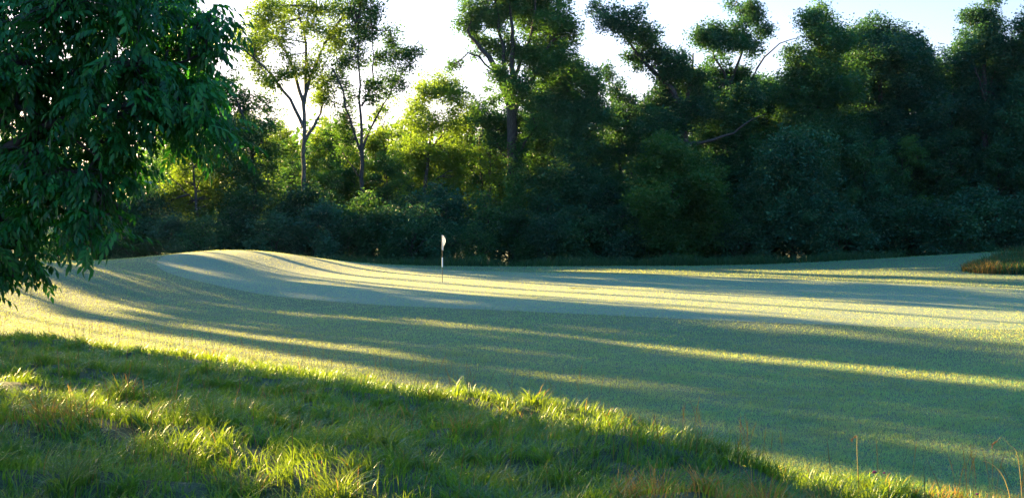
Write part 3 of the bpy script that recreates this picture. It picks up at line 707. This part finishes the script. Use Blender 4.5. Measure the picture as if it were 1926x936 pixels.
ld = td[idx] + rng.normal(size=len(idx)) * .55
pat = vnoise(x * .45 + 40, y * .45 + 11)
tint = .28 + .5 * pat + .14 * rng.normal(size=len(idx)) 
lean = (.3 + .8 * rng.random(len(idx)))
# big arching tussocks with dark hollows between them
ux, uy = sample(rng, 1900, -20, 14, 5, 33, lambda x, y: (rough_s(x, y) > .5) * vis(x, y, 4.5) * np.clip(16 / y, 0, 1))
um = rng.integers(50, 110, len(ux)); ui = np.repeat(np.arange(len(ux)), um); ua = rng.uniform(0, 6.28, len(ui)); ur = .11 * rng.random(len(ui)) ** .5
us = rng.uniform(.65, 1.35, len(ux))[ui]
x = np.r_[x, ux[ui] + np.cos(ua) * ur * us]; y = np.r_[y, uy[ui] + np.sin(ua) * ur * us]
h = np.r_[h, .25 * us * (.6 + .6 * rng.random(len(ui)))]; ld = np.r_[ld, ua + rng.normal(size=len(ui)) * .5 - .25]
lean = np.r_[lean, .45 + .9 * rng.random(len(ui))]; tint = np.r_[tint, (.15 + .55 * rng.random(len(ux)))[ui] + .12 * rng.normal(size=len(ui))]
idx = np.arange(len(x))
sel = rough_s(x, y) > -.25
dry = rng.random(len(idx)) < (.015 + .22 * sstep(.72, .9, vnoise(x * .6 + 7, y * .6 + 31)))
pxs = x / y * FPX + 963
dry |= (rng.random(len(idx)) < .5 * sstep(1120, 1220, pxs) * (1 - sstep(9.8, 10.8, y)))
dry |= (rng.random(len(idx)) < .35 * sstep(1700, 1780, pxs))
g = sel & ~dry
wdt = .0055 + .0065 * rng.random(len(idx)) + .00035 * y
me = blades("rough_grass", x[g], y[g], h[g], wdt[g], ld[g], lean[g], M_grass, rng, 4, tint[g])
tag(link("rough_grass", me), "long tangled green grass of the rough in the foreground", "grass", kind="stuff")
g = sel & dry
me = blades("dry_grass", x[g], y[g], h[g] * 1.15, wdt[g] * .8, ld[g], lean[g] * .6, M_dry, rng, 4, np.clip(rng.random(g.sum()), 0, 1))
tag(link("dry_grass", me), "reddish dry grass blades mixed through the rough", "grass", kind="stuff")
print("rough blades", len(idx))

# mown fairway and green
rng = rs(62)
def turf_blades(name, n, y0, y1, inside, hgt, wd, mat, seed, label):
    rng = rs(seed)
    yy = 1 / rng.uniform(1 / y1, 1 / y0, n)          # density ~ 1/y^2 over a wedge: even in the picture
    xx = rng.uniform(-1, 1, n) * (.466 * yy + 6.5)
    k = inside(xx, yy); xx, yy = xx[k], yy[k]
    hh = hgt * (.6 + .8 * rng.random(len(xx))) * (.9 + .009 * yy) * (.35 + .75 * vnoise(xx * 4.2, yy * 4.2) + .65 * vnoise(xx * 1.7 + 9, yy * 2.3)) * (1 if wd > .009 else 1.1)
    ww = wd * (.7 + .6 * rng.random(len(xx))) * (yy / 18) ** .75
    tn = .5 + .07 * rng.normal(size=len(xx)) + .4 * (vnoise(xx * .8 + 50, yy * .8) - .5) + .5 * (vnoise(xx * 3.3 + 5, yy * 3.3 + 9) - .5)
    me = blades(name, xx, yy, hh, ww, rng.uniform(0, 6.28, len(xx)), .5 + 1.1 * rng.random(len(xx)), mat, rng, 2, tn)
    tag(link(name, me), label, "grass", kind="stuff"); print(name, len(xx))
turf_blades("fairway_grass", 1150000, 9.5, 68, lambda x, y: (rough_s(x, y) < .15) & (green_r(x, y) + .3 * (np.random.default_rng(5).random(len(x)) - .5) > 1), .040, .008, M_fair, 63, "short dewy mown grass of the fairway and surrounds")
turf_blades("green_grass", 520000, 24, 68, lambda x, y: (rough_s(x, y) < 0) & (green_r(x, y) + .3 * (np.random.default_rng(6).random(len(x)) - .5) <= 1.01), .022, .010, M_green, 64, "very short dew silvered grass of the putting green")

# weeds between the green and the wood
rng = rs(65)
x, y = sample(rng, 45000, -19, 24, 67, 72, lambda x, y: .35 + .6 * vnoise(x * .5, y * .5))
h = (.75 + .5 * vnoise(x * .4, y * .4 + 4)) * (.6 + .6 * rng.random(len(x))) * .85
me = blades("tall_weeds", x, y, h, .035, rng.uniform(0, 6.28, len(x)), .3 + .4 * rng.random(len(x)), M_weed, rng, 3, .5 + .2 * rng.normal(size=len(x)))
tag(link("tall_weeds", me), "waist high green weeds in front of the wood behind the green", "weeds", kind="stuff")

# tall grass bank on the right
x, y = sample(rng, 90000, 20, 42, 48, 57, lambda x, y: ((x - 31) / 9.4) ** 2 + ((y - 52.5) / 3.6) ** 2 < 1)
h = (.30 + .65 * vnoise(x * .8, y * .8) ** 1.5) * (.5 + .9 * rng.random(len(x))) * (.5 + .5 * sstep(21.5, 25, x))
dryb = rng.random(len(x)) < (.12 + .45 * (1 - sstep(22.4, 23.4, x)))
for nm, s_, mt, lb in (("bank_grass", ~dryb, M_weed, "uncut green grass on the bank at the right edge of the fairway"), ("bank_dry_grass", dryb, M_dry, "rusty dry grass at the left tip of the bank")):
    me = blades(nm, x[s_], y[s_], h[s_], .03, rng.uniform(0, 6.28, s_.sum()), .2 + .4 * rng.random(s_.sum()), mt, rng, 3, .3 + .25 * rng.random(s_.sum()))
    tag(link(nm, me), lb, "grass", kind="stuff")

# seed stalks standing above the rough
rng = rs(66)
x, y = sample(rng, 5200, -16, 9, 9, 33, lambda x, y: (rough_s(x, y) > -.1) * vis(x, y) * (.10 + .9 * (rough_s(x, y) < 1.6) * (vnoise(x * .9, y * .9 + 60) > .5)))
h = .5 + .3 * rng.random(len(x))
tb = Tubes()
for x_, y_, h_ in zip(x, y, h):
    z_ = T(x_, y_); a_ = rng.uniform(0, 6.28); l_ = rng.uniform(.05, .3) * h_
    pts = np.array([[x_, y_, z_], [x_ + .3 * l_ * math.cos(a_), y_ + .3 * l_ * math.sin(a_), z_ + h_ * .55], [x_ + l_ * math.cos(a_), y_ + l_ * math.sin(a_), z_ + h_]])
    tb.tube(smooth_line(pts, 5), [.0022, .002, .002, .0045, .0015], 3)
tag(link("seed_stalks", tb.mesh("seed_stalks", M_straw)), "thin straw coloured seed stalks standing above the rough", "grass", kind="stuff")

# arching stems at the lower right
m_stem = plain("straw_stem", (.45, .30, .07), .5)
def stem(name, pts, rad, lab, head=None):
    P_ = [P(*p) for p in pts]; zb = T(P_[0][0], P_[0][1]); 
    P_[0] = np.array([P_[0][0], P_[0][1], zb - .02])
    b = P_[0].copy(); tbs = Tubes(); tbs.tube(smooth_line(P_, 14) - b, np.linspace(rad, rad * .5, 14), 5)
    o = bpy.data.objects.new(name, None); C.objects.link(o); o.location = tuple(b)
    link("stalk", tbs.mesh("stalk", m_stem), o)
    if head:
        t2 = Tubes(); c = P_[-1] - b
        for k in range(14):
            q0 = c + np.array([0, 0, -.004 * k]) * 1.0 + np.array([-.004 * k, 0, 0]); d_ = rng.normal(size=3) * .012 + [-.012, 0, -.018]
            t2.tube([q0, q0 + d_ * .5, q0 + d_], [.0015, .004, .001], 4)
        link("seed_head", t2.mesh("seed_head", M_dry), o)
    tag(o, lab, "grass stem", "arching stems at the lower right")
stem("arching_stem", [(1915,950,11.6),(1895,915,11.6),(1880,885,11.6),(1862,870,11.6),(1848,866,11.6)], .006, "thick golden stem arching to the left at the lower right corner")
stem("arching_stem", [(1902,965,11.2),(1892,930,11.2),(1880,918,11.2),(1868,912,11.2)], .006, "short low golden stem bending left at the very bottom right")
stem("arching_stem", [(1926,930,12),(1915,860,12),(1898,835,12),(1884,822,12),(1875,828,12)], .003, "fine tall green gold stem with a nodding seed head at the right edge", True)
stem("arching_stem", [(1616,905,13),(1612,850,13),(1612,820,13),(1610,818,13)], .003, "upright straw stem with a drooping seed head left of the purple clover", True)

# clover flowers
m_clov = plain("purple_petal", (.30, .03, .22), .6, trans=.3); m_cst = plain("clover_stem", (.05, .12, .03), .6)
for (px, py, Y_, r_, lab) in [(1645, 888, 12.6, .028, "larger purple clover flower in the grass at lower right"), (1663, 889, 12.7, .015, "small purple clover flower right beside the larger one"), (1838, 929, 12.0, .018, "purple clover flower lowest and nearest the right corner"), (1088, 770, 17.5, .03, "dark red clover flower at the sunlit edge of the rough")]:
    c = P(px, py, Y_); b = np.array([c[0], c[1], T(c[0], c[1]) - .01]); rt = bpy.data.objects.new("clover_flower", None); C.objects.link(rt); rt.location = tuple(b)
    t1 = Tubes(); t1.tube([np.zeros(3), (c - b) * .5 + [.01, 0, 0], c - b], .002, 5); link("stem", t1.mesh("stem", m_cst), rt)
    t2 = Tubes()
    for k in range(70):
        d_ = rng.normal(size=3); d_[2] = abs(d_[2]) * 1.1 - .25; d_ /= np.linalg.norm(d_)
        t2.tube([c - b, c - b + d_ * r_ * .6, c - b + d_ * r_], [.0015, .003, .001], 4)
    link("flower_head", t2.mesh("flower_head", m_clov), rt)
    tag(rt, lab, "flower", "clover flowers in the rough")

# ------------------------------------------------------------------ flagstick
fy_ = 50.0; fx_ = Xp(832, fy_); fz_ = T(fx_, fy_)
root = bpy.data.objects.new("flagstick", None); C.objects.link(root); root.location = (fx_, fy_, fz_)
tag(root, "golf flagstick on the green with a limp white flag and black and white banded pole", "flagstick")
def zpy(py): return CZ - (py - HY) / FPX * fy_ - fz_
mw = plain("white_paint", (.8, .8, .8), .35, trans=0); mk = plain("black_paint", (.03, .025, .025), .4); mflag = plain("white_flag_cloth", (.85, .85, .88), .8, trans=.5)
def cyl(nm, z0, z1, r, mat):
    t = Tubes(); t.tube([[0, 0, z0], [0, 0, (z0 + z1) / 2], [0, 0, z1]], r, 12); link(nm, t.mesh(nm, mat), root)
cyl("pole", -.1, zpy(441), .014, mk)
cyl("pole_band", zpy(502), zpy(484), .026, mw)
cyl("pole_band", zpy(470), zpy(442), .018, mw)
# limp folded cloth
nu, nv = 16, 14; V = []
for v_ in range(nv):
    t = v_ / (nv - 1); z_ = zpy(443) - t * (zpy(443) - zpy(469))
    wdt_ = .03 + .12 * math.sin(math.pi * min(1, t * 1.25 + .12)) * (1 - .5 * t)
    for u_ in range(nu):
        s_ = u_ / (nu - 1); V.append((.012 + wdt_ * s_, .045 * math.sin(s_ * 13 + t * 2) * (.3 + s_), z_ - .05 * s_ * s_ - .02 * math.sin(s_ * 9)))
fl = mesh_np("flag", np.array(V), [grid_faces(nv, nu)], None, [mflag], True)
fo = link("flag", fl, root); sd = fo.modifiers.new("thickness", 'SOLIDIFY'); sd.thickness = .004
# cup rim
t = Tubes(); a_ = np.linspace(0, 2*np.pi, 25); t.tube(np.stack([.054*np.cos(a_), .054*np.sin(a_), 0*a_+.012], -1), .004, 6); link("cup_rim", t.mesh("cup_rim", mw), root)

# ------------------------------------------------------------------ morning haze
if HAZE:
    m, nt = newmat("haze_volume"); pv = N(nt, "ShaderNodeVolumePrincipled"); pv.inputs["Density"].default_value = HAZE
    pv.inputs["Color"].default_value = (.55, .8, 1.0, 1); pv.inputs["Anisotropy"].default_value = .7
    o = N(nt, "ShaderNodeOutputMaterial"); nt.links.new(pv.outputs[0], o.inputs["Volume"])
    x0, x1, y0, y1, z0, z1 = -1550, 1550, -450, 2050, -3.5, 60
    V = np.array([(x, y, z) for x in (x0, x1) for y in (y0, y1) for z in (z0, z1)], float)
    Fq = np.array([[0,1,3,2],[4,6,7,5],[0,4,5,1],[2,3,7,6],[0,2,6,4],[1,5,7,3]])
    tag(link("haze", mesh_np("haze", V, [Fq], None, [m])), "thin morning haze over the green and the wood", "haze", kind="stuff")
for k in PROTO.values():
    if 'used' in k: del k['used']
for o in C.objects:
    if 'used' in o: del o['used']
